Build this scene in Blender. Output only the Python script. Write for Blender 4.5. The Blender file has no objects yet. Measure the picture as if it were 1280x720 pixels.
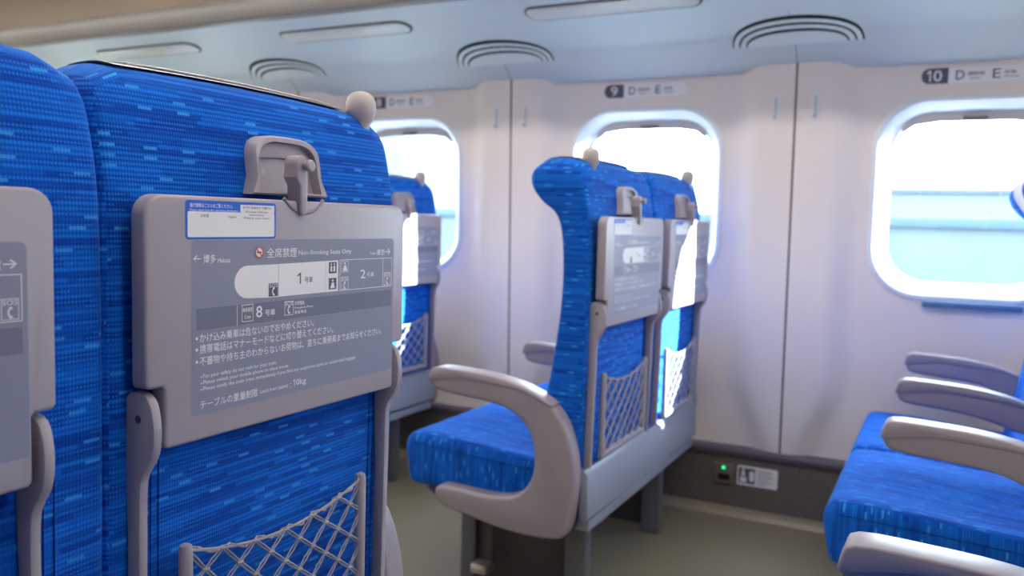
import bpy, bmesh, math, random
from mathutils import Vector, Matrix
PI = math.pi
random.seed(7)
SC = bpy.context.scene
COL = SC.collection

# ------------------------------------------------------------------ camera
H = 1.0
def cam_axes(yaw, pitch, roll):
    fw = Vector((-math.sin(yaw)*math.cos(pitch), math.cos(yaw)*math.cos(pitch), math.sin(pitch)))
    rt = Vector((math.cos(yaw), math.sin(yaw), 0)); up = rt.cross(fw)
    return rt*math.cos(roll)+up*math.sin(roll), up*math.cos(roll)-rt*math.sin(roll), fw
r_, u_, f_ = cam_axes(.4712, -.0782, .0268)
cd = bpy.data.cameras.new('camera'); cam = bpy.data.objects.new('camera', cd); COL.objects.link(cam)
cam.matrix_world = Matrix(((r_.x, u_.x, -f_.x, 0), (r_.y, u_.y, -f_.y, 0), (r_.z, u_.z, -f_.z, H), (0, 0, 0, 1)))
cd.sensor_width = 36; cd.lens = 1061.08/1280*36; cd.clip_start = .02; cd.clip_end = 2000
cd.dof.use_dof = True; cd.dof.focus_distance = 1.02; cd.dof.aperture_fstop = 4.8
SC.camera = cam
SC.view_settings.view_transform = 'Standard'; SC.view_settings.look = 'None'
SC.view_settings.gamma = 1; SC.view_settings.use_curve_mapping = False
SC.view_settings.exposure = 1.4

# ------------------------------------------------------------------ world, sun
w = bpy.data.worlds.new('sky'); SC.world = w; w.use_nodes = True
bg = w.node_tree.nodes['Background']; bg.inputs[0].default_value = (.74, .88, 1, 1); bg.inputs[1].default_value = 10.0
SUN_DIR = Vector((-1, -.64, -.50)).normalized()
sl = bpy.data.lights.new('sun', 'SUN'); sl.energy = 26; sl.angle = .009; sl.color = (1, .97, .92)
so = bpy.data.objects.new('sun', sl); COL.objects.link(so); so.rotation_euler = SUN_DIR.to_track_quat('-Z', 'Y').to_euler(); so.location = (6, 8, 6)
LAMP = 6.5            # brightness of the ceiling light strips

# ------------------------------------------------------------------ helpers
def mat(name, col, rough=.5, spec=.5, metal=0, noise=None, bump=None):
    m = bpy.data.materials.new(name); m.use_nodes = True; nt = m.node_tree; b = nt.nodes['Principled BSDF']
    b.inputs['Base Color'].default_value = (*col, 1); b.inputs['Roughness'].default_value = rough
    b.inputs['Specular IOR Level'].default_value = spec; b.inputs['Metallic'].default_value = metal
    if noise or bump:
        tc = nt.nodes.new('ShaderNodeTexCoord'); nz = nt.nodes.new('ShaderNodeTexNoise')
        sc, amt = noise or bump
        nz.inputs['Scale'].default_value = sc; nz.inputs['Detail'].default_value = 3
        nt.links.new(tc.outputs['Object'], nz.inputs['Vector'])
        if noise:
            mx = nt.nodes.new('ShaderNodeMix'); mx.data_type = 'RGBA'
            mx.inputs[6].default_value = (*[c*(1-amt) for c in col], 1); mx.inputs[7].default_value = (*[min(1, c*(1+amt)) for c in col], 1)
            rp = nt.nodes.new('ShaderNodeMapRange'); rp.inputs[1].default_value = .35; rp.inputs[2].default_value = .65
            nt.links.new(nz.outputs[0], rp.inputs[0]); nt.links.new(rp.outputs[0], mx.inputs[0]); nt.links.new(mx.outputs[2], b.inputs['Base Color'])
        if bump:
            bp = nt.nodes.new('ShaderNodeBump'); bp.inputs['Strength'].default_value = bump[1]; bp.inputs['Distance'].default_value = .002
            nz2 = nz
            if noise:
                nz2 = nt.nodes.new('ShaderNodeTexNoise'); nz2.inputs['Scale'].default_value = bump[0]; nt.links.new(tc.outputs['Object'], nz2.inputs['Vector'])
            nt.links.new(nz2.outputs[0], bp.inputs['Height']); nt.links.new(bp.outputs[0], b.inputs['Normal'])
    return m

def emis(name, col, s):
    m = bpy.data.materials.new(name); m.use_nodes = True; nt = m.node_tree
    e = nt.nodes.new('ShaderNodeEmission'); e.inputs[0].default_value = (*col, 1); e.inputs[1].default_value = s
    nt.links.new(e.outputs[0], nt.nodes['Material Output'].inputs[0]); return m

def fabric(name, swap=False):
    """woven blue moquette: fine dotted rows, streaks and sparse light dashes, in metres of the UV map"""
    m = bpy.data.materials.new(name); m.use_nodes = True; nt = m.node_tree; N = nt.nodes; L = nt.links; b = N['Principled BSDF']
    b.inputs['Roughness'].default_value = .85; b.inputs['Specular IOR Level'].default_value = .15
    b.inputs['Sheen Weight'].default_value = .25; b.inputs['Sheen Roughness'].default_value = .4; b.inputs['Sheen Tint'].default_value = (.25, .6, 1, 1)
    tc = N.new('ShaderNodeTexCoord'); sp = N.new('ShaderNodeSeparateXYZ'); L.new(tc.outputs['UV'], sp.inputs[0])
    U, V = (sp.outputs[1], sp.outputs[0]) if swap else (sp.outputs[0], sp.outputs[1])
    def M(op, a, c=None, d=None):
        n = N.new('ShaderNodeMath'); n.operation = op
        for i, v in enumerate((a, c, d)):
            if v is None: continue
            if isinstance(v, (int, float)): n.inputs[i].default_value = v
            else: L.new(v, n.inputs[i])
        return n.outputs[0]
    def cells(pitch_u, pitch_v, off):
        v = M('DIVIDE', V, pitch_v); row = M('FLOOR', v); fv = M('FRACT', v)
        wn = N.new('ShaderNodeTexWhiteNoise'); wn.noise_dimensions = '1D'; L.new(M('ADD', row, off), wn.inputs['W'])
        u = M('ADD', M('DIVIDE', U, pitch_u), M('MULTIPLY', wn.outputs[0], 7.3)); c = M('FLOOR', u); fu = M('FRACT', u)
        cb = N.new('ShaderNodeCombineXYZ'); L.new(c, cb.inputs[0]); L.new(row, cb.inputs[1]); cb.inputs[2].default_value = off
        w2 = N.new('ShaderNodeTexWhiteNoise'); w2.noise_dimensions = '3D'; L.new(cb.outputs[0], w2.inputs['Vector'])
        return fu, fv, w2.outputs[0], wn.outputs[0]
    def mix(a, c, f):
        n = N.new('ShaderNodeMix'); n.data_type = 'RGBA'; L.new(f, n.inputs[0])
        for i, v in ((6, a), (7, c)):
            if isinstance(v, tuple): n.inputs[i].default_value = (*v, 1)
            else: L.new(v, n.inputs[i])
        return n.outputs[2]
    # long streaks
    fu, fv, rn, rr = cells(.11, .0052, 3.1)
    base = mix((.001, .045, .34), (.002, .125, .60), rn)
    # dotted rows
    fu, fv, rn, rr = cells(.075, .0052, 3.1)
    dot = M('MULTIPLY', M('LESS_THAN', M('FRACT', M('DIVIDE', U, .0034)), .55), M('LESS_THAN', M('ABSOLUTE', M('SUBTRACT', fv, .5)), .22))
    dot = M('MULTIPLY', dot, M('GREATER_THAN', rn, .45))
    base = mix(base, (.012, .20, .78), M('MULTIPLY', dot, .6))
    # sparse light dashes
    fu, fv, rn, rr = cells(.050, .0104, 11.7)
    d = M('MULTIPLY', M('LESS_THAN', M('ABSOLUTE', M('SUBTRACT', fu, .5)), .165), M('LESS_THAN', M('ABSOLUTE', M('SUBTRACT', fv, .5)), .15))
    d = M('MULTIPLY', d, M('GREATER_THAN', rn, .66))
    base = mix(base, (.04, .33, .80), M('MULTIPLY', d, M('MULTIPLY_ADD', rn, .8, .1)))
    L.new(base, b.inputs['Base Color'])
    # weave relief
    h = M('ADD', M('MULTIPLY', M('SINE', M('MULTIPLY', U, 1848)), .5), M('SINE', M('MULTIPLY', V, 1208)))
    bp = N.new('ShaderNodeBump'); bp.inputs['Strength'].default_value = .3; bp.inputs['Distance'].default_value = .0006
    L.new(h, bp.inputs['Height']); L.new(bp.outputs[0], b.inputs['Normal'])
    return m

def glass_mat():
    m = bpy.data.materials.new('window_glass'); m.use_nodes = True; nt = m.node_tree; N = nt.nodes; L = nt.links
    t = N.new('ShaderNodeBsdfTransparent'); t.inputs[0].default_value = (.93, .97, .98, 1)
    g = N.new('ShaderNodeBsdfGlossy'); g.inputs['Roughness'].default_value = .02
    lw = N.new('ShaderNodeLayerWeight'); pw = N.new('ShaderNodeMath'); pw.operation = 'POWER'; L.new(lw.outputs['Facing'], pw.inputs[0]); pw.inputs[1].default_value = 5
    fr = N.new('ShaderNodeMath'); fr.operation = 'MULTIPLY_ADD'; L.new(pw.outputs[0], fr.inputs[0]); fr.inputs[1].default_value = .9; fr.inputs[2].default_value = .04
    mx = N.new('ShaderNodeMixShader'); L.new(fr.outputs[0], mx.inputs[0]); L.new(t.outputs[0], mx.inputs[1]); L.new(g.outputs[0], mx.inputs[2])
    L.new(mx.outputs[0], N['Material Output'].inputs[0]); return m

M_ = dict(
    back=fabric('seat_fabric'), cush=fabric('cushion_fabric', True),
    grey=mat('grey_plastic', (.36, .325, .36), .42, .4, bump=(900, .12)),
    table=mat('table_plastic', (.365, .325, .36), .38, .45, bump=(1200, .1)),
    arm=mat('arm_plastic', (.285, .25, .285), .4, .45, bump=(900, .12)),
    panel=mat('panel_print', (.245, .255, .335), .4, .4), strip=mat('panel_strip_print', (.165, .17, .235), .4, .4),
    white=mat('white_print', (.82, .80, .80), .5, .3), dark=mat('dark_print', (.10, .105, .15), .5, .3),
    blueprint=mat('blue_print', (.01, .12, .62), .45, .4), red=mat('red_print', (.62, .11, .05), .5, .3),
    knob=mat('knob_plastic', (.46, .41, .40), .45, .4),
    cloth=mat('white_cloth', (.8, .8, .8), .9, .1), thread=mat('seam_thread', (.003, .02, .2), .9, .1),
    cord=mat('net_cord', (.42, .40, .40), .8, .2, bump=(1500, .4)),
    metal=mat('dark_metal', (.055, .05, .06), .45, .5), silver=mat('worn_metal', (.55, .5, .45), .35, .5, .7),
    lgrey=mat('frame_grey', (.265, .285, .35), .4, .5), leg=mat('leg_metal', (.13, .135, .16), .35, .5), pan=mat('pan_plastic', (.03, .04, .10), .5, .4),
    wall=mat('wall_panel', (.78, .71, .665), .38, .4), joint=mat('joint_gasket', (.16, .12, .11), .7, .2),
    rack=mat('rack_underside', (.52, .58, .59), .5, .3), ceil=mat('ceiling_beige', (.70, .60, .50), .6, .2), fascia=mat('rack_edge', (.22, .215, .215), .45, .4),
    ventp=mat('vent_plastic', (.62, .68, .66), .45, .4), slot=mat('vent_slot', (.02, .03, .03), .8, .1),
    lamp=mat('lamp_cover', (.56, .55, .52), .4, .4), gap=mat('lamp_gap', (.13, .13, .12), .7, .2),
    frame=mat('window_frame', (.74, .78, .82), .35, .5), shade=mat('window_shade', (.55, .49, .45), .8, .1), handle=mat('shade_handle', (.17, .15, .13), .5, .4),
    sill=mat('sill_plastic', (.10, .20, .34), .4, .4), glass=glass_mat(),
    kick=mat('kick_carpet', (.14, .125, .115), .95, .1, noise=(350, .45)), trim=mat('trim_metal', (.11, .09, .11), .45, .4, 0),
    floor=mat('floor_vinyl', (.215, .187, .128), .45, .35, noise=(260, .28)), cove=mat('floor_cove', (.30, .26, .19), .35, .5, 0),
    socket=mat('socket_plastic', (.16, .15, .14), .45, .4), black=mat('black_plastic', (.01, .01, .01), .5, .3),
    led=emis('green_led', (.02, 1, .25), .6), lampe=emis('ceiling_strip_light', (1, .93, .84), LAMP),
    concrete=mat('parapet_concrete', (.055, .072, .085), .8, .2, noise=(1.5, .1)), ground=mat('outside_ground', (.12, .13, .125), .9, .1, noise=(.3, .15)),
    rail=mat('parapet_rail', (.02, .04, .06), .5, .3), bldg=mat('far_wall', (.085, .10, .115), .8, .2), bwin=mat('far_window', (.04, .055, .07), .3, .5),
)

def build(name, verts, faces, m, parent=None, off=(0, 0, 0), smooth=40, uv=False, loc=None):
    o3 = Vector(off)
    me = bpy.data.meshes.new(name); me.from_pydata([Vector(v)-o3 for v in verts], [], faces); me.validate(); 
    bm = bmesh.new(); bm.from_mesh(me); bmesh.ops.recalc_face_normals(bm, faces=bm.faces)
    if uv:
        ul = bm.loops.layers.uv.new('UVMap')
        for f in bm.faces:
            n = f.normal; a = max(range(3), key=lambda i: abs(n[i])*(1.0, 1.0, .9)[i])
            for l in f.loops:
                c = l.vert.co
                l[ul].uv = (c.y, c.z) if a == 0 else (c.x, c.z) if a == 1 else (c.y, c.x)
    bm.to_mesh(me); bm.free()
    if smooth:
        for p in me.polygons: p.use_smooth = True
        me.set_sharp_from_angle(angle=math.radians(smooth))
    me.materials.append(M_[m] if isinstance(m, str) else m)
    o = bpy.data.objects.new(name, me); COL.objects.link(o)
    if parent: o.parent = parent
    if loc: o.location = loc
    return o

def bmesh_data(bm):
    bm.verts.index_update(); v = [x.co.copy() for x in bm.verts]; f = [[y.index for y in x.verts] for x in bm.faces]; bm.free(); return v, f

def rbox(x0, x1, y0, y1, z0, z1, bev=.004, seg=2):
    bm = bmesh.new(); bmesh.ops.create_cube(bm, size=1)
    for v in bm.verts: v.co = Vector(((x0+x1)/2+v.co.x*(x1-x0), (y0+y1)/2+v.co.y*(y1-y0), (z0+z1)/2+v.co.z*(z1-z0)))
    if bev: bmesh.ops.bevel(bm, geom=bm.edges[:], offset=bev, segments=seg, profile=.5, affect='EDGES')
    return bmesh_data(bm)

AX = {'x': lambda a, b, t: (t, a, b), 'y': lambda a, b, t: (a, t, b), 'z': lambda a, b, t: (a, b, t)}
def prism(pts, axis, t0, t1, bev=0, seg=2):
    """extrude a 2-D outline along an axis ((y,z) for x, (x,z) for y, (x,y) for z)"""
    bm = bmesh.new(); n = len(pts)
    A = [bm.verts.new(AX[axis](p[0], p[1], t0)) for p in pts]; B = [bm.verts.new(AX[axis](p[0], p[1], t1)) for p in pts]
    fa = bm.faces.new(A[::-1]); fb = bm.faces.new(B)
    for i in range(n): bm.faces.new((A[i], A[(i+1) % n], B[(i+1) % n], B[i]))
    bmesh.ops.recalc_face_normals(bm, faces=bm.faces)
    if bev:
        es = list(set(fa.edges) | set(fb.edges))
        bmesh.ops.bevel(bm, geom=es, offset=bev, segments=seg, profile=.5, affect='EDGES')
    return bmesh_data(bm)

def merge(*parts):
    V, F = [], []
    for v, f in parts:
        k = len(V); V += [Vector(p) for p in v]; F += [[i+k for i in q] for q in f]
    return V, F

def tube(pts, r, n=6, cap=True):
    pts = [Vector(p) for p in pts]; V, F = [], []
    for i, p in enumerate(pts):
        d = (pts[min(i+1, len(pts)-1)]-pts[max(i-1, 0)]).normalized()
        a = d.cross(Vector((1, 0, 0)));
        if a.length < .1: a = d.cross(Vector((0, 1, 0)))
        a.normalize(); b = d.cross(a); rr = r[i] if isinstance(r, (list, tuple)) else r
        V += [p+a*rr*math.cos(2*PI*k/n)+b*rr*math.sin(2*PI*k/n) for k in range(n)]
    for i in range(len(pts)-1):
        for k in range(n): F.append([i*n+k, i*n+(k+1) % n, (i+1)*n+(k+1) % n, (i+1)*n+k])
    if cap: F += [list(range(n))[::-1], [(len(pts)-1)*n+k for k in range(n)]]
    return V, F

def lathe(prof, c, axis=2, n=20):
    """prof: (radius, height) pairs"""
    V, F = [], []; c = Vector(c)
    for r, h in prof:
        for k in range(n):
            a = 2*PI*k/n; p = [r*math.cos(a), r*math.sin(a)]; p.insert(axis, h); V.append(c+Vector(p))
    for i in range(len(prof)-1):
        for k in range(n): F.append([i*n+k, i*n+(k+1) % n, (i+1)*n+(k+1) % n, (i+1)*n+k])
    F += [list(range(n))[::-1], [(len(prof)-1)*n+k for k in range(n)]]
    return V, F

def spline(pts, sub=4, closed=True):
    out = []; n = len(pts)
    for i in range(n if closed else n-1):
        g = (lambda k: pts[k % n]) if closed else (lambda k: pts[max(0, min(n-1, k))])
        p0, p1, p2, p3 = g(i-1), g(i), g(i+1), g(i+2)
        for s in range(sub):
            t = s/sub
            out.append(tuple(.5*(2*p1[j]+(p2[j]-p0[j])*t+(2*p0[j]-5*p1[j]+4*p2[j]-p3[j])*t*t+(3*p1[j]-p0[j]-3*p2[j]+p3[j])*t**3) for j in (0, 1)))
    if not closed: out.append(tuple(pts[-1]))
    return out

def inset(P, d):
    n = len(P); A = sum(P[i][0]*P[(i+1) % n][1]-P[(i+1) % n][0]*P[i][1] for i in range(n)); s = 1 if A > 0 else -1
    out = []
    for i in range(n):
        a, c = Vector(P[i-1]), Vector(P[(i+1) % n]); t = (c-a).normalized(); out.append((P[i][0]-s*t.y*d, P[i][1]+s*t.x*d))
    return out

def loft_y(P, y0, y1, r, shape=None, mid=10, seg=5):
    """a closed (x,z) outline lofted along y with rounded ends; shape(x,z,y)->(x,z) bends each section"""
    secs = []
    for k in range(seg+1):
        a = PI/2*k/seg; secs.append((y0+r*(1-math.cos(a)), r*(1-math.sin(a))))
    for k in range(1, mid): secs.append((y0+r+(y1-y0-2*r)*k/mid, 0))
    secs += [(y0+y1-y, d) for y, d in secs[:seg+1]][::-1]
    V, F = [], []; n = len(P)
    for y, d in secs:
        Q = inset(P, d) if d > 1e-6 else P
        for x, z in Q:
            if shape: x, z = shape(x, z, y)
            V.append((x, y, z))
    for i in range(len(secs)-1):
        for k in range(n): F.append([i*n+k, i*n+(k+1) % n, (i+1)*n+(k+1) % n, (i+1)*n+k])
    F += [list(range(n)), [(len(secs)-1)*n+k for k in range(n)][::-1]]
    return V, F

def rrect(hw, hh, r, n=8, cx=0, cy=0):
    out = []
    for q, (sx, sy) in enumerate(((1, 1), (-1, 1), (-1, -1), (1, -1))):
        for k in range(n+1):
            a = PI/2*(q+k/n); out.append((cx+sx*(hw-r)+r*math.cos(a), cy+sy*(hh-r)+r*math.sin(a)))
    return out

def empty(name, loc, label=None, cat=None, group=None, kind=None):
    o = bpy.data.objects.new(name, None); COL.objects.link(o); o.location = loc; o.empty_display_size = .1
    return tag(o, label, cat, group, kind)
def tag(o, label=None, cat=None, group=None, kind=None):
    for k, v in (('label', label), ('category', cat), ('group', group), ('kind', kind)):
        if v: o[k] = v
    return o
def copy_tree(o, parent=None):
    c = o.copy(); COL.objects.link(c); c.parent = parent
    for ch in list(o.children): copy_tree(ch, c)
    return c

_txt = {}
def text_mesh(body):
    if body in _txt: return _txt[body]
    c = bpy.data.curves.new('tmp', 'FONT'); c.body = body; c.size = 1; c.resolution_u = 2; c.offset = .006
    o = bpy.data.objects.new('tmp', c); COL.objects.link(o)
    me = bpy.data.meshes.new_from_object(o.evaluated_get(bpy.context.evaluated_depsgraph_get()))
    v = [(p.co.x, p.co.y) for p in me.vertices]; f = [list(p.vertices) for p in me.polygons]
    bpy.data.objects.remove(o); bpy.data.curves.remove(c); bpy.data.meshes.remove(me)
    _txt[body] = (v, f); return _txt[body]
def text(body, l, r, zc, h):
    """text outline stretched into a box, returned as flat (a,b) points"""
    v, f = text_mesh(body); xs = [p[0] for p in v]; ys = [p[1] for p in v]
    sx = (r-l)/(max(xs)-min(xs)); sy = h/(max(ys)-min(ys))
    return [(l+(p[0]-min(xs))*sx, zc-h/2+(p[1]-min(ys))*sy) for p in v], f
def one(l, r, zc, h):
    w = r-l; return poly([(r-.34*w, zc-h/2), (r, zc-h/2), (r, zc+h/2), (r-.30*w, zc+h/2), (l, zc+h*.30), (l, zc+h*.16), (r-.34*w, zc+h*.30)])
def flat(items, to3):
    V, F = [], []
    for v, f in items:
        k = len(V); V += [to3(*p) for p in v]; F += [[i+k for i in q] for q in f]
    return V, F
def poly(pts): return list(pts), [list(range(len(pts)))]
def rect(l, r, b, t): return poly([(l, b), (r, b), (r, t), (l, t)])
def outline(l, r, b, t, w=.0008):
    return [rect(l, r, b, b+w), rect(l, r, t-w, t), rect(l, l+w, b, t), rect(r-w, r, b, t)]
def disc(cx, cy, r, n=14): return poly([(cx+r*math.cos(2*PI*k/n), cy+r*math.sin(2*PI*k/n)) for k in range(n)])
def arc_band(cx, cy, r0, r1, a0, a1, n=10):
    A = [(cx+r1*math.cos(a0+(a1-a0)*k/n), cy+r1*math.sin(a0+(a1-a0)*k/n)) for k in range(n+1)]
    B = [(cx+r0*math.cos(a0+(a1-a0)*k/n), cy+r0*math.sin(a0+(a1-a0)*k/n)) for k in range(n+1)]
    return A+B, [[k, k+1, n+2+k, n+1+k] for k in range(n)]

# ================================================================== THE CARRIAGE
PITCH = 1.04; XJ = -1.5036          # panel joint left of window 9
BAYC = XJ+PITCH/2                    # centre of window 9
X0, X1 = BAYC-PITCH*5.5, BAYC+PITCH*3.5
LY, RY = -.66, 2.919                 # near and far wall planes at z = 1
ZT, ZB = 1.556, .235
wy = lambda z: RY-.0366*(z-1)
WIN_HW, WIN_HH, WIN_R, WIN_ZC = .281, .312, .155, 1.103

def sstep(t): t = max(0, min(1, t)); return t*t*(3-2*t)
def recess(dx, z):
    """how far the window bay lies behind the pillar face, dx from the bay centre"""
    e = .36+.09*sstep((.50-z)/.30)
    return .036*(1-sstep((abs(dx)-e+.05)/.10)) if abs(dx) < .52 else 0

def perimeter_point(ax, ay, hx, zlo, zhi):
    t = 1e9
    if abs(ax) > 1e-9: t = min(t, hx/abs(ax))
    if ay > 1e-9: t = min(t, (zhi-WIN_ZC)/ay)
    if ay < -1e-9: t = min(t, (WIN_ZC-zlo)/-ay)
    return ax*t, WIN_ZC+ay*t
def panel_data():
    hx = PITCH/2-.002; hole = rrect(WIN_HW-.006, WIN_HH-.006, WIN_R-.006, 10)
    dirs = [(x, y) for x, y in hole]
    # rectangle corners, edges and the pillar flanks need rays of their own
    extra = [(sx*hx*k/14, y-WIN_ZC) for y in (ZB, ZT) for sx in (-1, 1) for k in range(0, 15)]+[(s*hx, ZB+(ZT-ZB)*k/16-WIN_ZC) for s in (-1, 1) for k in range(17)]
    import bisect
    ang = sorted(set([round(math.atan2(y, x), 5) for x, y in dirs+extra]))
    def hole_pt(a):
        d = (math.cos(a), math.sin(a)); best = None; n = len(hole)
        for i in range(n):
            p, q = hole[i], hole[(i+1) % n]; ex, ey = q[0]-p[0], q[1]-p[1]; den = d[0]*ey-d[1]*ex
            if abs(den) < 1e-12: continue
            t = (p[0]*ey-p[1]*ex)/den; s = (p[0]*d[1]-p[1]*d[0])/den
            if t > 0 and -1e-6 <= s <= 1+1e-6: best = t if best is None else max(best, t)
        return d[0]*best, WIN_ZC+d[1]*best
    V, F = [], []; R = 14
    for a in ang:
        hx_, hz_ = hole_pt(a); ox, oz = perimeter_point(math.cos(a), math.sin(a), hx, ZB, ZT)
        for k in range(R+1):
            t = k/R; x = hx_+(ox-hx_)*t; z = hz_+(oz-hz_)*t; V.append((x, recess(x, z), z))
    n = len(ang)
    for i in range(n):
        for k in range(R): F.append([i*(R+1)+k, ((i+1) % n)*(R+1)+k, ((i+1) % n)*(R+1)+k+1, i*(R+1)+k+1])
    return V, F
PV, PF = panel_data()

def frame_ring(prof):
    """window surround: prof of (inward offset, depth behind the bay face)"""
    V, F = [], []; n = None
    for o, d in prof:
        P = rrect(WIN_HW-o, WIN_HH-o, WIN_R-o*.7, 10); n = len(P)
        V += [(x, d, WIN_ZC+z) for x, z in P]
    for i in range(len(prof)-1):
        for k in range(n): F.append([i*n+k, i*n+(k+1) % n, (i+1)*n+(k+1) % n, (i+1)*n+k])
    return V, F
FRV, FRF = frame_ring([(-.004, .012), (-.004, -.004), (.002, -.008), (.012, -.007), (.030, .014), (.036, .05), (.040, .062), (.050, .066), (.050, .10)])

def make_wall(side, ks):
    sgn = 1 if side == 'right' else -1
    fy = (lambda d, z: wy(z)+d) if sgn > 0 else (lambda d, z: LY+.0366*(z-1)-d)
    root = empty('wall_'+side, (BAYC, fy(0, 1), 0), kind='structure')
    off = (0, fy(0, 1), 0)
    pan = None; win = None
    for k in ks:
        x = BAYC+k*PITCH
        if pan is None:
            pan = build('wall_panel', [(p[0], fy(p[1], p[2]), p[2]) for p in PV], PF, 'wall', root, off)
            p = pan
        else:
            p = pan.copy(); COL.objects.link(p); p.parent = root
        p.location = (k*PITCH, 0, 0)
        if k == ks[0]:
            gv = [(sx*.0035, fy(dd, z), z) for dd in (-.0006, .012) for z in (ZB-.01, ZT) for sx in (-1, 1)]
            js = build('joint_gasket', gv, [[0, 1, 3, 2], [4, 5, 7, 6], [0, 1, 5, 4], [2, 3, 7, 6], [0, 2, 6, 4], [1, 3, 7, 5]], 'joint', root, off, smooth=0)
            q = js
        else:
            q = js.copy(); COL.objects.link(q); q.parent = root
        q.location = ((k-.5)*PITCH, 0, 0)
        num = 9+k
        if win is None:
            win = empty('window_1', (x, fy(0, 1), 0), kind='structure'); D = .036
            build('window_frame', [(p[0], fy(p[1]+D, p[2]), p[2]) for p in FRV], FRF, 'frame', win, off)
            gp = rrect(WIN_HW-.045, WIN_HH-.045, WIN_R-.03, 10)
            pn = prism([(a, WIN_ZC+b) for a, b in gp], 'y', 0, .006)
            build('pane', [(p[0], fy(p[1]+D+.068, p[2]), p[2]) for p in pn[0]], pn[1], 'glass', win, off, smooth=0)
            # roller shade pushed up: its hem and pull bar show under the top of the surround
            top = WIN_ZC+WIN_HH-.034; sh = []
            for i in range(25):
                a = -.205+.41*i/24; g_r = WIN_R-.03; e = max(0, abs(a)-(WIN_HW-.045-g_r)); sh.append((a, WIN_ZC+WIN_HH-.045-g_r+math.sqrt(max(0, g_r*g_r-e*e))+.006))
            sp = [(a, b) for a, b in sh][::-1]+[(-.205, WIN_ZC+WIN_HH-.105), (-.17, WIN_ZC+WIN_HH-.078), (-.1, WIN_ZC+WIN_HH-.068), (.1, WIN_ZC+WIN_HH-.068), (.17, WIN_ZC+WIN_HH-.078), (.205, WIN_ZC+WIN_HH-.105)]
            if side == 'left': sp = [(a*.99, WIN_ZC+b*.99) for a, b in gp]      # drawn down on the camera's side
            pr = prism(sp, 'y', 0, .006)
            s = build('roller_shade', [(p[0], fy(p[1]+D+.056, p[2]), p[2]) for p in pr[0]], pr[1], 'shade', win, off, smooth=0)
            hz = WIN_ZC+WIN_HH-.06 if side == 'right' else WIN_ZC-WIN_HH+.07
            hb = rbox(-.034, .034, D+.046, D+.058, hz-.006, hz+.006, .003)
            build('shade_pull', [(p[0], fy(p[1], p[2]), p[2]) for p in hb[0]], hb[1], 'handle', s, off)
            sb = rbox(-.115, .16, D-.022, D+.01, .768, .788, .005)
            build('window_sill', [(p[0], fy(p[1], p[2]), p[2]) for p in sb[0]], sb[1], 'sill', win, off)
            wn = win; wn['base'] = 1; del wn['base']
        else:
            wn = copy_tree(win); wn.location.x = x
        make_wall.n += 1; wn.name = 'window_%d' % make_wall.n
    q = js.copy(); COL.objects.link(q); q.parent = root; q.location = ((ks[-1]+.5)*PITCH, 0, 0)
make_wall.n = 0
make_wall('right', list(range(-5, 4)))
make_wall('left', list(range(-5, 4)))

def struct(name, data, m, smooth=40, parent=None):
    o = build(name, *data, m, parent, smooth=smooth)
    if not parent: o['kind'] = 'structure'
    return o
struct('floor', rbox(X0, X1, LY-.1, RY+.12, -.06, 0, 0), 'floor')
for nm, y, s in (('right', RY+.012, 1), ('left', LY-.012, -1)):
    bb = struct('baseboard_'+nm, rbox(X0, X1, min(y, y+s*.05), max(y, y+s*.05), -.02, .216, 0), 'kick')
    struct('trim_%d' % (1 if s > 0 else 2), prism([(y-s*.006, .210), (y-s*.010, .216), (y-s*.010, .230), (y-s*.002, .238), (y+s*.05, .238), (y+s*.05, .210)], 'x', X0, X1), 'trim')
    struct('trim_%d' % (3 if s > 0 else 4), prism([(y-s*.018, -.005), (y-s*.018, .002), (y-s*.010, .007), (y-s*.004, .018), (y-s*.002, .032), (y+s*.01, .032), (y+s*.01, -.005)], 'x', X0, X1), 'cove', 60)
for nm, x, s in (('front', X0, -1), ('back', X1, 1)):
    struct('wall_'+nm, rbox(min(x, x+s*.08), max(x, x+s*.08), LY-.15, RY+.15, -.05, 2.4, 0), 'wall')

SOF = spline([(2.925, 1.515), (2.905, 1.53), (2.84, 1.585), (2.788, 1.621), (2.66, 1.657), (2.5, 1.69), (2.40, 1.703)], 5, False)
LIP = spline([(2.40, 1.703), (2.372, 1.712), (2.360, 1.745), (2.366, 1.778), (2.385, 1.792)], 5, False)
mir = lambda p: (LY+RY-p[0], p[1])
def sheet(P, th, side):
    Q = [(y+.0, z+th) for y, z in P]; return (list(P)+Q[::-1])
for nm, fn in (('right', lambda p: p), ('left', mir)):
    rk = struct('luggage_rack_'+nm, prism([fn(p) for p in [(3.02, 1.53)]+SOF+[(2.40, 1.79), (2.90, 1.80), (3.02, 1.80)]], 'x', X0, X1), 'rack', 30)
    rk.name = 'trim_%d' % (5 if nm == 'right' else 6)
    struct('rack_edge', prism([fn(p) for p in LIP+[(2.42, 1.792), (2.42, 1.703)]], 'x', X0, X1), 'fascia', 50, rk)
    cl = spline([(3.0, 1.79), (2.97, 1.92), (2.85, 2.05), (2.55, 2.12), (2.0, 2.15), (1.129, 2.17)], 5, False)
    if nm == 'right': CL = cl
ceil_pts = CL+[mir(p) for p in CL[::-1][1:]]
struct('ceiling', prism(ceil_pts+[(LY-.2, 1.79), (LY-.2, 2.3), (RY+.2, 2.3), (RY+.2, 1.79)], 'x', X0, X1), 'ceil', 30)
# joints across the rack underside, in line with the wall joints
for k in range(-5, 5):
    x = XJ+PITCH*k
    P = [p for p in SOF if p[0] > 2.66]
    V = [(x+s, y, z-.0006) for y, z in P for s in (-.0012, .0012)]
    build('rack_joint', V, [[2*i, 2*i+1, 2*i+3, 2*i+2] for i in range(len(P)-1)], 'gap', bpy.data.objects['trim_5'], smooth=0)

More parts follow.
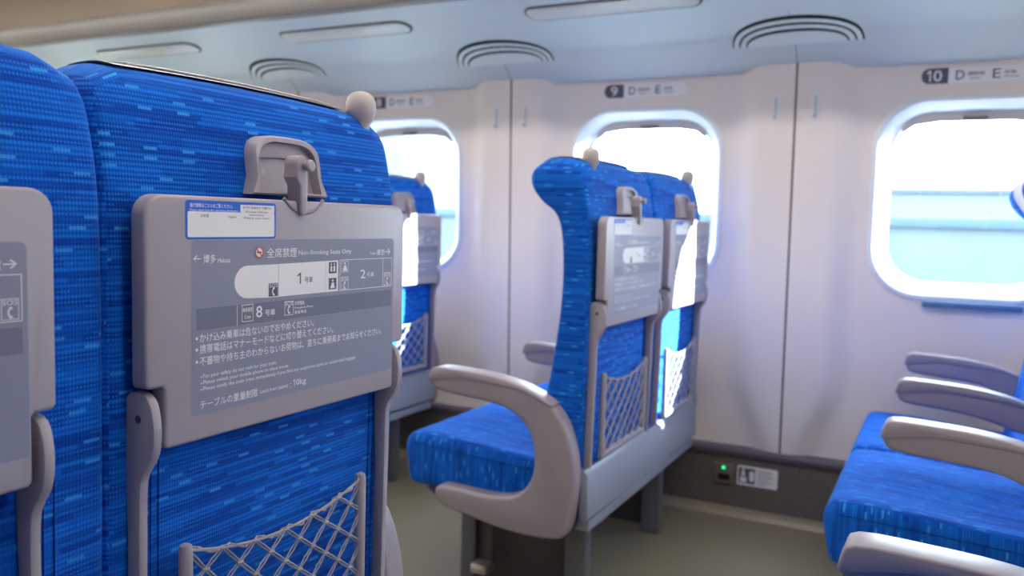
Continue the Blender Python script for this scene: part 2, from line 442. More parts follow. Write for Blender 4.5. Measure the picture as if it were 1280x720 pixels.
# ceiling light strips along the middle of the carriage
for y in (1.72, LY+RY-1.72):
    t = empty('ceiling_light', ((X0+X1)/2, y, 2.14), 'long pale strip light on the ceiling, on the %s of the aisle' % ('far' if y > 1.1 else 'near'), 'ceiling light')
    build('diffuser', *rbox(X0+.3, X1-.3, y-.06, y+.06, 2.132, 2.144, .003), 'lampe', t, t.location)
    build('lamp_housing', *rbox(X0+.28, X1-.28, y-.075, y+.075, 2.142, 2.17, .004), 'wall', t, t.location)

# ---------------------------------------------------------------- rack fittings
def sof_at(s):
    """point and normal on the rack underside, s metres from the foot of the vent inwards"""
    P = SOF; i = min(range(len(P)), key=lambda k: abs(P[k][0]-2.835)); d = 0
    j = i
    if s < 0: s = 0
    while j+1 < len(P)-1:
        seg = math.dist(P[j], P[j+1])
        if d+seg >= s: break
        d += seg; j += 1
    t = (s-d)/math.dist(P[j], P[j+1]); a, b = P[j], P[j+1]
    ty, tz = (b[0]-a[0]), (b[1]-a[1]); l = math.hypot(ty, tz)
    return (a[0]+ty*t, a[1]+tz*t), (-tz/l, ty/l) if False else (-(tz/l), -abs(ty/l))
def vent_shell(a0, b0, a1, b1, h0, h1, n=26):
    """arched band of the vent between two half ellipses, standing h off the rack"""
    V, F = [], []
    for k in range(n+1):
        th = PI*k/n
        for (a, b, h) in ((a1, b1, h0), (a1, b1, h1), (a0, b0, h1), (a0, b0, h0)):
            (y, z), (ny, nz) = sof_at(b*math.sin(th)); V.append((a*math.cos(th), y+ny*h, z+nz*h))
    for k in range(n):
        for j in range(4): F.append([k*4+j, k*4+(j+1) % 4, (k+1)*4+(j+1) % 4, (k+1)*4+j])
    F += [[0, 1, 2, 3], [n*4+j for j in range(4)][::-1]]
    return V, F
def vent_plate(a, b, h, n=26, m=6, h0=0.0):
    V, F = [], []
    for j in range(m+1):
        for k in range(n+1):
            th = PI*k/n; s = b*math.sin(th)*j/m; (y, z), (ny, nz) = sof_at(s); hh = h
            V.append((a*math.cos(th), y+ny*hh, z+nz*hh))
    for j in range(m):
        for k in range(n): F.append([j*(n+1)+k, j*(n+1)+k+1, (j+1)*(n+1)+k+1, (j+1)*(n+1)+k])
    e = len(V)      # rim back to the rack
    for k in range(n+1):
        th = PI*k/n; (y, z), (ny, nz) = sof_at(b*math.sin(th)); V.append((a*math.cos(th), y+ny*h0, z+nz*h0))
    for k in range(n): F.append([m*(n+1)+k, m*(n+1)+k+1, e+k+1, e+k])
    e2 = len(V)
    for k in range(n+1):
        (y, z), (ny, nz) = sof_at(0); V.append((a*math.cos(PI*k/n), y+ny*h0, z+nz*h0))
    for k in range(n): F.append([k, k+1, e2+k+1, e2+k])
    return V, F
vent = None
ordinal = {-2: 'above window 7', -1: 'between the windows 7 and 8', 0: 'between the windows 8 and 9', 1: 'between the windows 9 and 10'}
for k, where in ((-1, 'furthest left, above the nearest seat'), (0, 'over the wall joint left of window nine'), (1, 'over the wall joint between window nine and window ten')):
    loc = (XJ+PITCH*k+.004, 2.80, 1.60)
    if vent is None:
        vent = empty('air_vent', loc); oo = (0, 2.80, 1.60)
        build('vent_backing', *vent_plate(.2, .142, .0015), 'slot', vent, oo)
        build('louvre', *vent_shell(.180, .103, .195, .122, .0, .0035), 'ventp', vent, oo)
        build('louvre', *vent_shell(.158, .068, .174, .087, .0, .0035), 'ventp', vent, oo)
        build('centre_plate', *vent_plate(.152, .052, .0035), 'ventp', vent, oo)
        v = vent
    else: v = copy_tree(vent)
    v.location = loc; tag(v, 'arched air vent with dark slots, '+where, 'air vent', 'air vents under the luggage rack')
lampo = None
for k, where in ((-2, 'far left, beyond the near seats'), (-1, 'the middle one of three'), (0, 'the one nearest to window nine')):
    loc = (BAYC+PITCH*k-.0, 2.55, 1.68)
    if lampo is None:
        lampo = empty('reading_light', loc); oo = (0, 2.55, 1.68)
        sl_ = lambda y: 1.6565+(2.66-y)*.205
        P = rrect(.292, .048, .045, 6); Q = rrect(.284, .040, .037, 6)
        build('lamp_surround', *prism([(a, 2.552+b) for a, b in P], 'z', -.003, .004), 'gap', lampo, smooth=30)
        o = lampo.children[0]
        for v in o.data.vertices: v.co = Vector((v.co.x, v.co.y, v.co.z+sl_(v.co.y)+.0005))-Vector(oo)
        build('lamp_cover', *prism([(a, 2.549+b) for a, b in Q], 'z', -.007, .001, .002), 'lamp', lampo, smooth=30)
        o = lampo.children[-1] if lampo.children[-1].name.startswith('lamp_cover') else lampo.children[0]
        for v in o.data.vertices: v.co = Vector((v.co.x, v.co.y, v.co.z+sl_(v.co.y)+.0005))-Vector(oo)
        v = lampo
    else: v = copy_tree(lampo)
    v.location = loc; tag(v, 'long rounded lamp cover set in the rack underside, '+where, 'light', 'lamp covers under the luggage rack')

# ---------------------------------------------------------------- seat signs, coat hooks, socket
def seat_sign(k):
    x = BAYC+PITCH*k; z = 1.478; D = lambda d: (lambda a, b: (a, wy(b)+.036-d, b))
    t = empty('seat_number_sign', (x-.004, wy(z)+.036, z)); oo = (0, wy(z)+.036, z)
    n = str(9+k)
    pl = rrect(.152, .0235, .0225, 6, 0, z)
    V, F = prism(pl, 'y', 0, .0012); build('plate', [(a, wy(c)+.036-.0014+b, c) for a, b, c in V], F, 'white', t, oo)
    dk = [p for p in pl if p[0] < -.09]; dk = [(-.078, z+.0235)]+dk+[(-.078, z-.0235)]
    build('number_field', *flat([poly(dk)], D(.0022)), 'dark', t, oo, smooth=0)
    build('row_number', *flat([text('9' if k == 0 else '8', -.127, -.101, z, .034)] if k < 1 else [one(-.137, -.126, z, .034), text('0', -.119, -.095, z, .034)], D(.0030)), 'white', t, oo, smooth=0)
    build('seat_lettering', *flat([text('D', -.058, -.034, z, .028), text('通路側', -.027, .018, z+.003, .011), text('Aisle', -.022, .006, z-.010, .006), text('E', .040, .060, z, .028), text('窓側', .070, .100, z+.003, .011), text('Window', .070, .108, z-.010, .006)], D(.0022)), 'dark', t, oo, smooth=0)['kind'] = 'stuff'
    tag(t, 'wall sign reading %s D E above the %s window' % (n, ('leftmost', 'middle', 'rightmost')[k+1]), 'sign', 'seat number signs')
for k in (-1, 0, 1): seat_sign(k)

hook = None
for k, s, where in ((0, -1, 'left of the joint beside window eight'), (0, 1, 'right of the joint left of window nine'), (1, -1, 'right of window nine, left of the joint'), (1, 1, 'left of window ten, right of the joint')):
    x = XJ+PITCH*k+s*.062; z = 1.397; loc = (x, wy(z), z)
    if hook is None:
        hook = empty('coat_hook', loc)
        build('hook_plate', *prism(rrect(.010, .042, .009, 5), 'y', -.002, .004, .001), 'frame', hook)
        build('hook_slot', *prism(rrect(.0045, .030, .004, 4, 0, .004), 'y', -.0026, .001), 'lamp', hook)
        build('hook_peg', *lathe([(.0045, .002), (.0045, -.008), (.006, -.010), (.006, -.013), (.003, -.0145)], (0, 0, -.033), 1, 10), 'knob', hook)
        h = hook
    else: h = copy_tree(hook)
    h.location = loc; tag(h, 'slim upright coat hook plate on the wall, '+where, 'coat hook', 'coat hooks')

yk = RY+.012
t = empty('power_socket', (-.642, yk, .147), 'small grey power socket with green light on the skirting', 'power socket')
build('socket_plate', *rbox(-.679, -.606, yk-.010, yk, .112, .182, .005), 'socket', t, t.location)
build('socket_inlet', *rbox(-.662, -.622, yk-.0115, yk-.006, .124, .146, .002), 'black', t, t.location)
build('indicator_light', *lathe([(.0055, 0), (.0055, -.003), (.003, -.005)], (-.644, yk-.0095, .168), 1, 14), 'led', t, t.location)
t = empty('notice_sticker', (-.531, yk, .147), 'small white notice sticker beside the socket on the skirting', 'sticker')
build('sticker_base', *prism([(a-.531, b+.148) for a, b in rrect(.068, .034, .006, 4)], 'y', yk-.0012, yk+.0005), 'white', t, t.location)
DD = lambda a, b: (a, yk-.0018, b); DE = lambda a, b: (a, yk-.0024, b)
build('pictogram_field', *flat([rect(-.594, -.538, .121, .175)], DD), 'dark', t, t.location, smooth=0)
build('pictogram', *flat([rect(-.588, -.566, .125, .143), poly([(-.585, .147), (-.570, .147), (-.574, .165), (-.582, .165)]), poly(rrect(.008, .018, .007, 4, -.549, .148)), disc(-.578, .170, .004)], DE), 'white', t, t.location, smooth=0)
build('small_print', *flat([rect(-.530, -.530+l, .168-.009*i, .1705-.009*i) for i, l in enumerate((.050, .044, .052, .038, .050, .030))], DD), 'gap', t, t.location, smooth=0)

# ================================================================== SEATS
RX = -.95                                  # base of row 9 along the carriage
ORG = Vector((RX, 0, 0))
HW = .249
BP = spline([(-.748, .37), (-.744, .45), (-.738, .65), (-.735, .85), (-.737, 1.0), (-.746, 1.085), (-.762, 1.141), (-.80, 1.157), (-.845, 1.159), (-.873, 1.153), (-.889, 1.130), (-.882, 1.098),
             (-.855, 1.060), (-.827, 1.035), (-.811, 1.00), (-.802, .94), (-.800, .85), (-.808, .75), (-.826, .63), (-.850, .50), (-.862, .40), (-.83, .36), (-.78, .355)], 4)
def back_shape(x, z, y):
    e = abs(y)/HW
    wing = sstep((e-.62)/.26)
    if z > .96 and x < -.80:
        k = sstep((z-.96)/.08); x = x+(1-wing)*k*.045*min(1, (-.80-x)/.05+.2)
    if z > .98:
        c = min(1, max(0, abs(y)-(HW-.055))/.055)
        drop = .040*(1-math.sqrt(max(0, 1-c*c)))
        z -= drop*(z-.98)/.166
        z -= .006*e*e*(z-.98)/.166
    if x < -.80 and .42 < z < .96: x += (1-wing)*.014
    return x, z
CP = spline([(-1.232, .375), (-1.236, .405), (-1.226, .434), (-1.20, .447), (-1.10, .446), (-.98, .436), (-.86, .428), (-.82, .42), (-.81, .38), (-.82, .325), (-.90, .315), (-1.05, .310), (-1.18, .308), (-1.215, .315), (-1.226, .34)], 4)
ARM_C = spline([(-1.147, .592), (-1.145, .615), (-1.132, .631), (-1.05, .630), (-.954, .624), (-.87, .607), (-.804, .578), (-.765, .535), (-.742, .47), (-.734, .40), (-.740, .33), (-.752, .276), (-.775, .258),
                (-.84, .252), (-.91, .255), (-1.02, .270), (-1.10, .283), (-1.128, .300), (-1.131, .322), (-1.115, .335), (-1.06, .335), (-.98, .332), (-.91, .338), (-.866, .360), (-.842, .400), (-.838, .445),
                (-.850, .497), (-.885, .538), (-.94, .559), (-1.02, .566), (-1.10, .572), (-1.135, .578)], 3)
ARM_S = spline([(-1.147, .592), (-1.145, .615), (-1.132, .631), (-1.05, .630), (-.954, .624), (-.87, .607), (-.79, .575), (-.77, .545), (-.79, .520), (-.87, .535), (-.94, .556), (-1.02, .566), (-1.10, .572), (-1.135, .578)], 3)
CAP = [(-1.150, .598), (-1.149, .617), (-1.134, .634), (-1.05, .633), (-.954, .627), (-.87, .610), (-.80, .580), (-.805, .572), (-.872, .598), (-.954, .606), (-1.05, .611), (-1.11, .604)]
TS = -.003                                  # table centre against seat centre
TW = .2235
def table_outline():
    def corner(cx, cz, r, a0, a1, n=6): return [(cx+r*math.cos(a0+(a1-a0)*k/n), cz+r*math.sin(a0+(a1-a0)*k/n)) for k in range(n+1)]
    t, b, nz, ni = 1.018, .757, .822, .023; R = []
    R += corner(TW-.022, t-.022, .022, 0, PI/2); R += corner(-TW+.022, t-.022, .022, PI/2, PI)
    R += corner(-TW+.006, nz+.006, .006, PI, 1.5*PI, 3); R += [(-TW+ni-.003, nz), (-TW+ni, nz-.003)]
    R += corner(-TW+ni+.006, b+.006, .006, PI, 1.5*PI, 3); R += corner(TW-ni-.006, b+.006, .006, 1.5*PI, 2*PI, 3)
    R += [(TW-ni, nz-.003), (TW-ni+.003, nz)]; R += corner(TW-.006, nz+.006, .006, 1.5*PI, 2*PI, 3)
    return R
TARM = spline([(-.742, .79), (-.735, .812), (-.715, .818), (-.696, .812), (-.687, .795), (-.685, .77), (-.691, .750), (-.705, .733), (-.711, .715), (-.712, .66)], 3, False)+[(-.717, .42), (-.739, .42)]+spline([(-.735, .66), (-.738, .72), (-.742, .76), (-.742, .79)], 3, False)[:-1]

TARM = [(-.742+(x+.742)*.82, z) for x, z in TARM]
def seat_protos():
    P = {}
    def add(key, name, data, m, uv=False, smooth=40, par=None):
        o = build(name, *data, m, None, ORG, smooth, uv)
        if name in ('lettering', 'diagram_marks', 'diagram_icons', 'sticker_print', 'sticker_heading', 'sticker_field', 'seam', 'pocket_net', 'no_smoking_disc'): o['kind'] = 'stuff'
        COL.objects.unlink(o); P.setdefault(key, []).append((o, par)); return o
    add('back', 'backrest', loft_y(BP, -HW, HW, .013, back_shape, 16), 'back', True)
    seam = []
    for s in (-1, 1):
        for d in (.186, .196):
            seam += [tube([(-.7345-(.85-z)*.012*(1 if z < .85 else 0), s*d, z) for z in (.40, .55, .7, .75)], .0007, 4)]
    add('back', 'seam', merge(*seam), 'thread', par='backrest')
    # white head cover over the front of the headrest
    cov = [p for p in BP if p[1] > 1.02 and p[0] < -.774]; n = len(cov); V = []; F = []
    ys = [-.20+.40*k/14 for k in range(15)]
    for y in ys:
        for i, (x, z) in enumerate(cov):
            x2, z2 = back_shape(x, z, y); cx, cz = -.815, 1.06; d = math.hypot(x2-cx, z2-cz); V.append((x2+(x2-cx)/d*.0034, y, z2+(z2-cz)/d*.0034))
    for j in range(len(ys)-1):
        for i in range(n-1): F.append([j*n+i, j*n+i+1, (j+1)*n+i+1, (j+1)*n+i])
    k0 = len(V)
    add('cover', 'head_cover', (V, F), 'cloth')
    add('cushion', 'seat_cushion', loft_y(CP, -.252, .252, .026, None, 10), 'cush', True)
    # folding table
    add('table', 'tray_table', prism([(a+TS, b) for a, b in table_outline()], 'x', -.722, -.700, .0035, 3), 'table')
    T = lambda d: (lambda a, b: (-.700+d, a-TW+TS, b))          # a measured from the left edge of the table
    sub = lambda name, items, d, m: add('table', name, flat(items, T(d)), m, smooth=0, par='tray_table')
    sub('info_panel', [poly([(a+.239, b+.878) for a, b in rrect(.182, .0935, .006, 4)])], .0003, 'panel')
    sub('panel_strip', [rect(.063, .416, .876, .899)], .0006, 'strip')
    add('table', 'finger_recess', merge(*[tube([(-.7009, TS+.0085+.046*math.cos(a), 1.0495+.046*math.sin(a)) for a in [PI*(1.22+.56*k/16) for k in range(17)]], .0024, 8)]), 'arm', par='tray_table')
    car = [(.297, .904), (.297, .944), (.17, .9425)]+[(.137+.020*math.cos(a), .924+.0185*math.sin(a)) for a in [PI/2+PI*k/10 for k in range(11)]]+[(.17, .904)]
    sub('car_diagram', [poly(car)], .0006, 'white')
    W = []
    W += [text('←', .059, .0695, .952, .008), text('博多', .0725, .090, .9515, .0095), text('Hakata', .0925, .111, .9495, .005)]
    W += [text('全席禁煙', .167, .218, .956, .0115), text('Non-Smoking Seats Only', .221, .324, .9545, .0075)]
    W += [text('Tokyo', .364, .378, .951, .0045), text('東京', .380, .3985, .9525, .0085), text('→', .400, .412, .953, .008)]
    W += outline(.300, .416, .904, .9445)+[rect(.3945, .3953, .9045, .944)]
    W += [text('2', .344, .355, .924, .012), text('号車', .358, .374, .9225, .0065)]
    W += outline(.303, .318, .928, .9425, .0006)+outline(.303, .318, .9055, .922, .0006)+outline(.3975, .413, .906, .924, .0006)
    W += [text('SOS', .304, .317, .9185, .0045), text('SOS', .3985, .412, .9205, .0045)]
    phone = lambda cx, cz, s=1: [arc_band(cx+.0025*s, cz, .0036*s, .0052*s, PI*.62, PI*1.38, 6), rect(cx-.0012*s, cx+.0018*s, cz+.0028*s, cz+.0048*s), rect(cx-.0012*s, cx+.0018*s, cz-.0048*s, cz-.0028*s)]
    W += phone(.3105, .9105)+phone(.4055, .912)
    W += [disc(.3105, .9395, .0016), poly([(.3060, .9295), (.3160, .9295), (.3130, .9370), (.3090, .9370)])]
    W += outline(.128, .1455, .879, .8985, .0007)+[text('乗務員室', .1295, .144, .8925, .005), text('Crew', .132, .142, .8845, .0045)]
    W += [text('8', .150, .160, .8888, .0135), text('号車', .1645, .181, .8865, .0075)]
    W += outline(.197, .2125, .8805, .8975, .0007)+[text('SOS', .198, .2115, .8945, .005)]+phone(.2048, .887)
    W += [text('非常電話', .2145, .232, .894, .0052), text('Emergency Phone', .2145, .248, .888, .0036), text('紧急电话', .2145, .236, .883, .0042)]
    W += [rect(.1205, .1212, .876, .899)]
    for s, r, z in (('かけ込み乗車は危ないのでおやめください。', .250, .8675), ('携帯電話はマナーモードなどに切り替えてください。', .288, .8555), ('不審物や持ち主のわからないお荷物は、直ちに乗務員までお知らせください。', .393, .8425)):
        W += [disc(.0635, z, .0017, 10), text(s, .0675, r, z, .0098)]
    for s, r, z in (('For your safety do not rush for your train.', .184, .8255), ('Please switch your mobile phone to silent mode.', .205, .8188), ('Please notify the train crew immediately if you find any suspicious items or unattended baggage.', .336, .812)):
        W += [disc(.0695, z, .0010, 8), text(s, .072, r, z, .0057)]
    W += [text('テーブルの重量制限', .068, .153, .7955, .0095), text('Load limit (table)', .157, .204, .7945, .0055), text(':', .2075, .2087, .7945, .006), one(.213, .2160, .7965, .0085), text('0kg', .2182, .236, .7955, .0100)]
    sub('lettering', W, .0009, 'white')
    K = [rect(.170, .1855, .905, .9205), rect(.278, .2935, .9275, .942), rect(.278, .2935, .907, .9215), rect(.1862, .1867, .9045, .9435), rect(.2715, .2719, .9045, .9435),
         one(.2195, .2255, .924, .0135), text('号車', .2325, .247, .9215, .0075)]
    sub('diagram_marks', K, .0009, 'dark')
    fig = lambda cx: [disc(cx, .9392, .0014, 8), rect(cx-.0017, cx+.0017, .9298, .9370)]
    sub('diagram_icons', [text('SOS', .171, .1845, .9178, .0045)]+phone(.178, .9108)+fig(.2825)+fig(.2885)+[disc(.2855, .9185, .0016, 8), poly([(.281, .9085), (.290, .9085), (.2875, .916), (.284, .916)])], .0012, 'white')
    sub('no_smoking_disc', [arc_band(.1545, .957, .0052, .0068, 0, 2*PI, 24), poly([(.1492, .9612), (.1502, .9622), (.1598, .9528), (.1588, .9518)])], .0012, 'red')
    sub('no_smoking_ground', [disc(.1545, .957, .0060, 20)], .0009, 'white')
    sub('cigarette', [rect(.1508, .1582, .9562, .9578)], .00105, 'dark')
    st = (.1155, .9930)
    sub('qr_sticker', [poly(rrect(.0665, .0205, .004, 4, *st))], .0004, 'blueprint')
    sub('sticker_field', [poly(rrect(.0637, .0135, .002, 3, st[0], st[1]-.0047)), rect(.1255, .1790, 1.0019, 1.0105)], .0007, 'white')
    sub('sticker_heading', [text('運行情報はこちらをご覧ください。', .0545, .114, 1.0082, .0045), text('Please check here for operating information.', .0545, .123, 1.0030, .0030)], .0010, 'white')
    sub('sticker_print', [text('日本語', .069, .080, .9975, .0035), text('English', .108, .119, .9965, .0032), text('한국어 简体中文 繁體中文', .129, .174, 1.0075, .0030), text('Korean Chinese', .134, .168, 1.0030, .0022), text('Information', .139, .162, .9995, .0022), text('Please scan here', .131, .171, .9960, .0022)], .0010, 'gap')
    # latch
    c = .008; cl = -.006
    lo = lambda w, wb, t, b: [(c-wb, b), (c+wb, b), (c+w, b+.022)]+[(c+w*math.cos(a) if False else c+(w)*math.copysign(abs(math.cos(a))**.55, math.cos(a)), t-.030+.030*math.sin(a)**.75) for a in [PI*k/14 for k in range(0, 15)]]+[(c-w, b+.022)]
    out = lo(.0585, .066, 1.096, 1.024); inn = lo(.0515, .056, 1.089, 1.028)
    V = []; n = len(out)
    for P2, x in ((out, -.745), (out, -.7235), (inset(out, .002), -.7205), (inn, -.7215), (inn, -.7355)): V += [(x-(b-1.024)*.13, a, b) for a, b in P2]
    F = [[i*n+k, i*n+(k+1) % n, (i+1)*n+(k+1) % n, (i+1)*n+k] for i in range(4) for k in range(n)]
    F += [[4*n+k for k in range(n)]]
    add('latch', 'latch_housing', (V, F), 'table', smooth=35)
    step = lo(.0515, .0515, 1.089, 1.050)
    st2 = [(a, b) for a, b in step if b > 1.066]; arc = [(c-.0515, 1.066)]+[(c-.0515+.103*k/10, 1.066+.004*math.sin(PI*k/10)) for k in range(1, 10)]+[(c+.0515, 1.066)]
    add('latch', 'latch_step', prism(arc+st2, 'x', -.748, -.7365, .0012), 'table', smooth=35, par='latch_housing')
    lev = [(cl+.001+.0095*math.cos(a), 1.060+.0125*math.sin(a)) for a in [PI*(-.10+1.20*k/12) for k in range(13)]]
    lev = lev+[(cl-.010, 1.046), (cl-.003, 1.036), (cl-.002, 1.006), (cl+.001, 1.0005), (cl+.008, 1.0005), (cl+.0105, 1.006), (cl+.011, 1.038), (cl+.0105, 1.048)]
    add('latch', 'latch_lever', prism(lev, 'x', -.716, -.6935, .0028, 3), 'table', par='latch_housing')
    add('latch', 'latch_knob', lathe([(.005, -.715), (.005, -.690), (.0070, -.688), (.0075, -.684), (.0060, -.6820)], (0, cl+.004, 1.060), 0, 18), 'table', par='latch_housing')
    for s in (-1, 1): add('latch', 'screw_cap', lathe([(.0045, -.741), (.0045, -.7382)], (0, c+s*.033, 1.052), 0, 14), 'knob', par='latch_housing')
    # table arms
    for s in (-1, 1):
        add('tarm%d' % s, 'table_arm', prism(TARM, 'y', s*.2130-.0055+TS, s*.2130+.0055+TS, .0025), 'grey')
        add('tarm%d' % s, 'pivot_bolt', lathe([(.0042, -.0059), (.0042, .0059)], (-.718, s*.2130+TS, .790), 1, 14), 'metal', par='table_arm')
    # net pocket
    xn = -.722
    def zt(y): return .634-.026*(1-(y/.155)**2)
    post = [lathe([(.0075, .435), (.0078, .632), (.0065, .639), (.0030, .641)], (xn+.004, s*.155-.007, 0), 2, 12) for s in (-1, 1)]
    add('pocket', 'pocket_frame', merge(*post, rbox(xn-.004, xn+.011, -.169, .155, .432, .446, .003)), 'grey')
    net = []; nx, dz = 12, .030; dx = .31/nx
    Y = lambda i: -.162+dx*i
    rows = 8
    for r in range(rows):
        for i in range(nx+1):
            for s in (-1, 1):
                i2 = i+s
                if not 0 <= i2 <= nx or (i+r) % 2: continue
                za = .445+(zt(Y(i)+.007)-.445)*(1-r/rows); zb = .445+(zt(Y(i2)+.007)-.445)*(1-(r+1)/rows)
                a = Vector((xn+.006, Y(i), za)); b = Vector((xn+.006, Y(i2), zb)); d = (b-a).normalized(); q = Vector((0, -d.z, d.y))*.0012
                net.append(tube([a+q, (a+b)/2+q*1.3+Vector((.001, 0, 0)), b+q], .0011, 4, False)); net.append(tube([a-q, (a+b)/2-q*1.3+Vector((-.001, 0, 0)), b-q], .0011, 4, False))
        for i in range(nx+1):
            if (i+r) % 2 == 0 and 0 < i < nx:
                za = .445+(zt(Y(i)+.007)-.445)*(1-r/rows); net.append(tube([(xn+.0068, Y(i)-.0045, za+.0006), (xn+.0072, Y(i)+.0045, za-.0006)], .0018, 5))
    add('pocket', 'pocket_net', merge(*net), 'cord', par='pocket_frame')
    cordp = [(xn+.006, -.162+.31*k/24, zt(-.155+.31*k/24)) for k in range(25)]
    wrap = [(xn+.006+.0022*math.cos(k*1.9), -.162+.31*k/72, zt(-.155+.31*k/72)+.0035*math.sin(k*.55)) for k in range(73)]
    add('pocket', 'elastic_cord', merge(tube(cordp, .0019, 6), tube(wrap, .0014, 5)), 'cord', par='pocket_frame')
    for s, ky in ((-1, -.168), (1, .168), (2, .200)):
        kn = [(.0125, 1.128), (.0130, 1.135), (.0165, 1.1395), (.0205, 1.148), (.0220, 1.158), (.0212, 1.167), (.0180, 1.1745), (.0120, 1.1795), (.0055, 1.1815)]
        add('knob%d' % s, 'grab_knob', lathe(kn, (-.768, ky, 0), 2, 24), 'knob')
    add('armC', 'armrest', loft_y(ARM_C, -.026, .026, .010, None, 1, 4), 'arm', smooth=50)
    add('armC', 'armrest_cap', prism(spline(CAP, 3), 'y', -.0285, .0285, .0035, 2), 'arm', smooth=50, par='armrest')
    add('armS', 'armrest', loft_y(ARM_S, -.023, .023, .009, None, 1, 4), 'arm', smooth=50)
    add('armS', 'armrest_cap', prism(spline(CAP, 3), 'y', -.0255, .0255, .0035, 2), 'arm', smooth=50, par='armrest')
    return P
for L_ in (ARM_C, ARM_S, CAP):
    for i_, (x_, z_) in enumerate(L_):
        if x_ < -.95: L_[i_] = (x_+.02*min(1, (-.95-x_)/.15), z_)
PRO = seat_protos()
for k in list(PRO):
    d = {}
    for o, par in PRO[k]: d[o.name.split('.')[0]] = o
    PRO[k] = [(o, par) for o, par in PRO[k]]
def put(key, root, y):
    made = {}
    for o, par in PRO[key]:
        c = o.copy(); COL.objects.link(c); nm = o.name.split('.')[0]; made[nm] = c
        if par: c.parent = made[par]
        else: c.parent = root; c.location = (0, y, 0)
    return made

def bench(name, ycs, row, knobs, aisle, label):
    """ycs: seat centres; aisle: +1 when the aisle lies towards +y"""
    mid = sum(ycs)/len(ycs); root = empty(name, (RX+PITCH*(row-9), mid, 0), label, 'train seat', 'rows of blue train seats')
    for y, kn in zip(ycs, knobs):
        yy = y-mid
        for key in ('back', 'cover', 'cushion', 'table', 'latch', 'tarm-1', 'tarm1', 'pocket'):
            made = put(key, root, yy-((0, .024, .004)[ycs.index(y)] if len(ycs) == 3 and key not in ('back', 'cover', 'cushion') else 0))
            if len(ycs) == 3 and y == ycs[1] and key == 'back':
                for o in made.values():
                    if o.parent == root: o.scale.y = 1.105      # the middle seat is a little wider
        if kn: put('knob%d' % kn, root, yy)
    lo, hi = ycs[0]-mid-.266, ycs[-1]-mid+.256
    put('armC', root, lo); put('armC', root, hi+.008)
    for a, b in zip(ycs, ycs[1:]): put('armS', root, (a+b)/2-mid)
    off = (RX, 0, 0); l2, h2 = lo+.03, hi-.03
    key = name
    if key not in bench.cache:
        L = []
        def p(n, data, m, par=None, sm=40):
            o = build(n, *data, m, None, off, sm); COL.objects.unlink(o); L.append((o, par))
        p('rear_apron', prism([(-.742, .300), (-.730, .292), (-.718, .300), (-.722, .405), (-.732, .416), (-.748, .414)], 'y', l2, h2, .003), 'lgrey')
        p('seat_pan', prism(spline([(-1.15, .30), (-1.06, .262), (-.95, .243), (-.84, .238), (-.77, .25), (-.75, .30), (-.78, .315), (-1.12, .315)], 4), 'y', l2-.012, h2+.012, .004), 'pan')
        p('base_rail', rbox(-.762, -.722, l2+.02, h2-.02, .262, .290, .004), 'lgrey')
        p('base_rail', rbox(-1.12, -1.08, l2+.06, h2-.06, .235, .270, .004), 'metal')
        for y in ((lo+.20, hi-.20)):
            p('leg', rbox(-.838, -.780, y-.022, y+.022, 0, .268, .005), 'leg'); p('leg', rbox(-1.150, -1.105, y-.022, y+.022, 0, .262, .005), 'leg')
            p('leg_panel', rbox(-1.11, -.83, y-.006, y+.006, .02, .25, .003), 'metal')
            p('leg_brace', rbox(-1.11, -.80, y-.02, y+.02, .225, .262, .004), 'metal')
        ya = (lo+.165) if aisle < 0 else (hi-.165)
        p('pedal_stem', rbox(-1.062, -1.038, ya-.006, ya+.006, .075, .25, .003), 'metal')
        p('foot_pedal', rbox(-1.085, -1.035, min(ya, ya+aisle*.05), max(ya, ya+aisle*.05), .060, .088, .008), 'silver')
        bench.cache[key] = L
    for o, par in bench.cache[key]:
        c = o.copy(); COL.objects.link(c); c.parent = root; c.location = (0, 0, 0)
    return root
bench.cache = {}
DE_Y = (2.072, 2.583); ABC = (-.245, .287, .809)
bench('double_seat', DE_Y, 9, (-1, 1), -1, 'pair of blue seats in front of window nine, sun patch on one table')
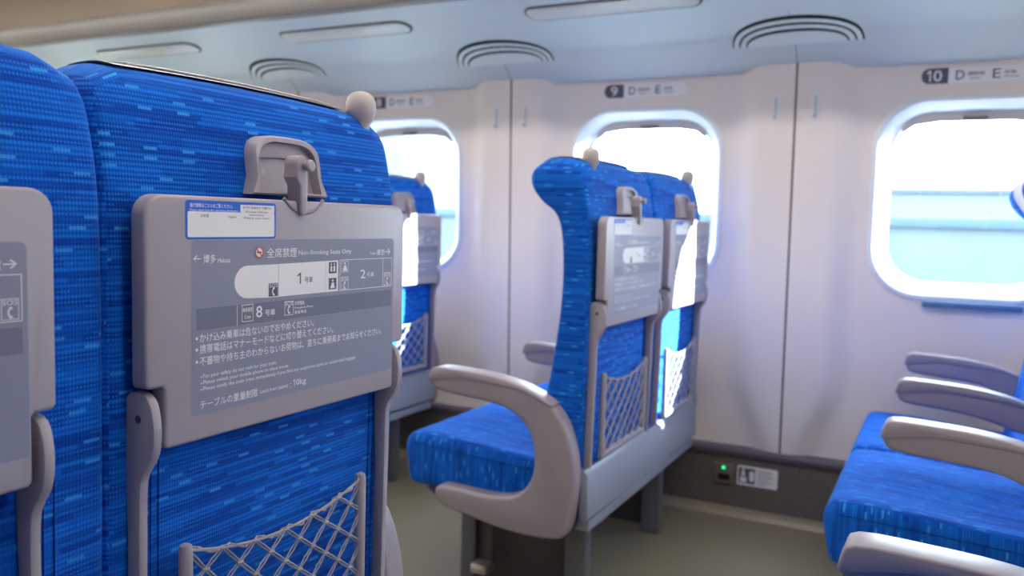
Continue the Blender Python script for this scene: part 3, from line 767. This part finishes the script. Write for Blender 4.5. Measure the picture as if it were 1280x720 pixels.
bench('double_seat', DE_Y, 8, (-1, 1), -1, 'pair of blue seats by window eight, half hidden behind the nearest seat')
bench('double_seat', DE_Y, 10, (-1, 1), -1, 'pair of blue seats at the right edge, cushion in view below window ten')
bench('triple_seat', ABC, 9, (0, 0, 2), 1, 'nearest row of blue seats, with the large printed grey table')
bench('triple_seat', ABC, 10, (0, 0, 2), 1, 'row of seats beside the camera, one armrest tip at bottom right')

# ================================================================== OUTSIDE
struct('ground_outside', rbox(-120, 120, 3.6, 160, -1.6, -1.4, 0), 'ground').name = 'trim_7'
g = bpy.data.objects['trim_7']; g.name = 'ground'; g['kind'] = 'structure'
t = empty('parapet_wall', (-4, 8, -1.4), 'pale concrete parapet along the track outside the windows', 'wall')
build('wall_body', *rbox(-60, 60, 8, 8.25, -1.4, 1.04, 0), 'concrete', t, t.location)
build('wall_coping', *rbox(-60, 60, 7.94, 8.31, 1.04, 1.13, .01), 'rail', t, t.location)
for i, (x, y, wd, dp, ht, lab) in enumerate(((-58, 70, 20, 14, 13, 'pale far building seen through window eight, the lower one'), (-34, 85, 16, 12, 7, 'low pale far building seen through window nine'), (-84, 95, 16, 14, 22, 'tall pale far building seen through window eight'), (-4, 75, 26, 12, 5.5, 'low wide pale building far outside window ten'))):
    t = empty('far_building', (x, y, -1.4), lab, 'building', 'far buildings')
    build('building_wall', *rbox(x-wd/2, x+wd/2, y, y+dp, -1.4, ht-1.4, 0), 'bldg', t, t.location)
    build('roof', *rbox(x-wd/2-.3, x+wd/2+.3, y-.3, y+dp+.3, ht-1.4, ht-1.0, .05), 'concrete', t, t.location)
    nfl = max(1, int(ht/3.2)); nw = int(wd/3.2); wo = None
    for a in range(nfl):
        for b in range(nw):
            px = x-wd/2+wd*(b+.5)/nw; pz = -1.4+ht*(a+.55)/nfl
            if wo is None: wo = build('window', *rbox(-.8, .8, -.06, .02, -.6, .6, 0), 'bwin', t); o = wo
            else: o = wo.copy(); COL.objects.link(o)
            o.location = (px-x, 0, pz+1.4)
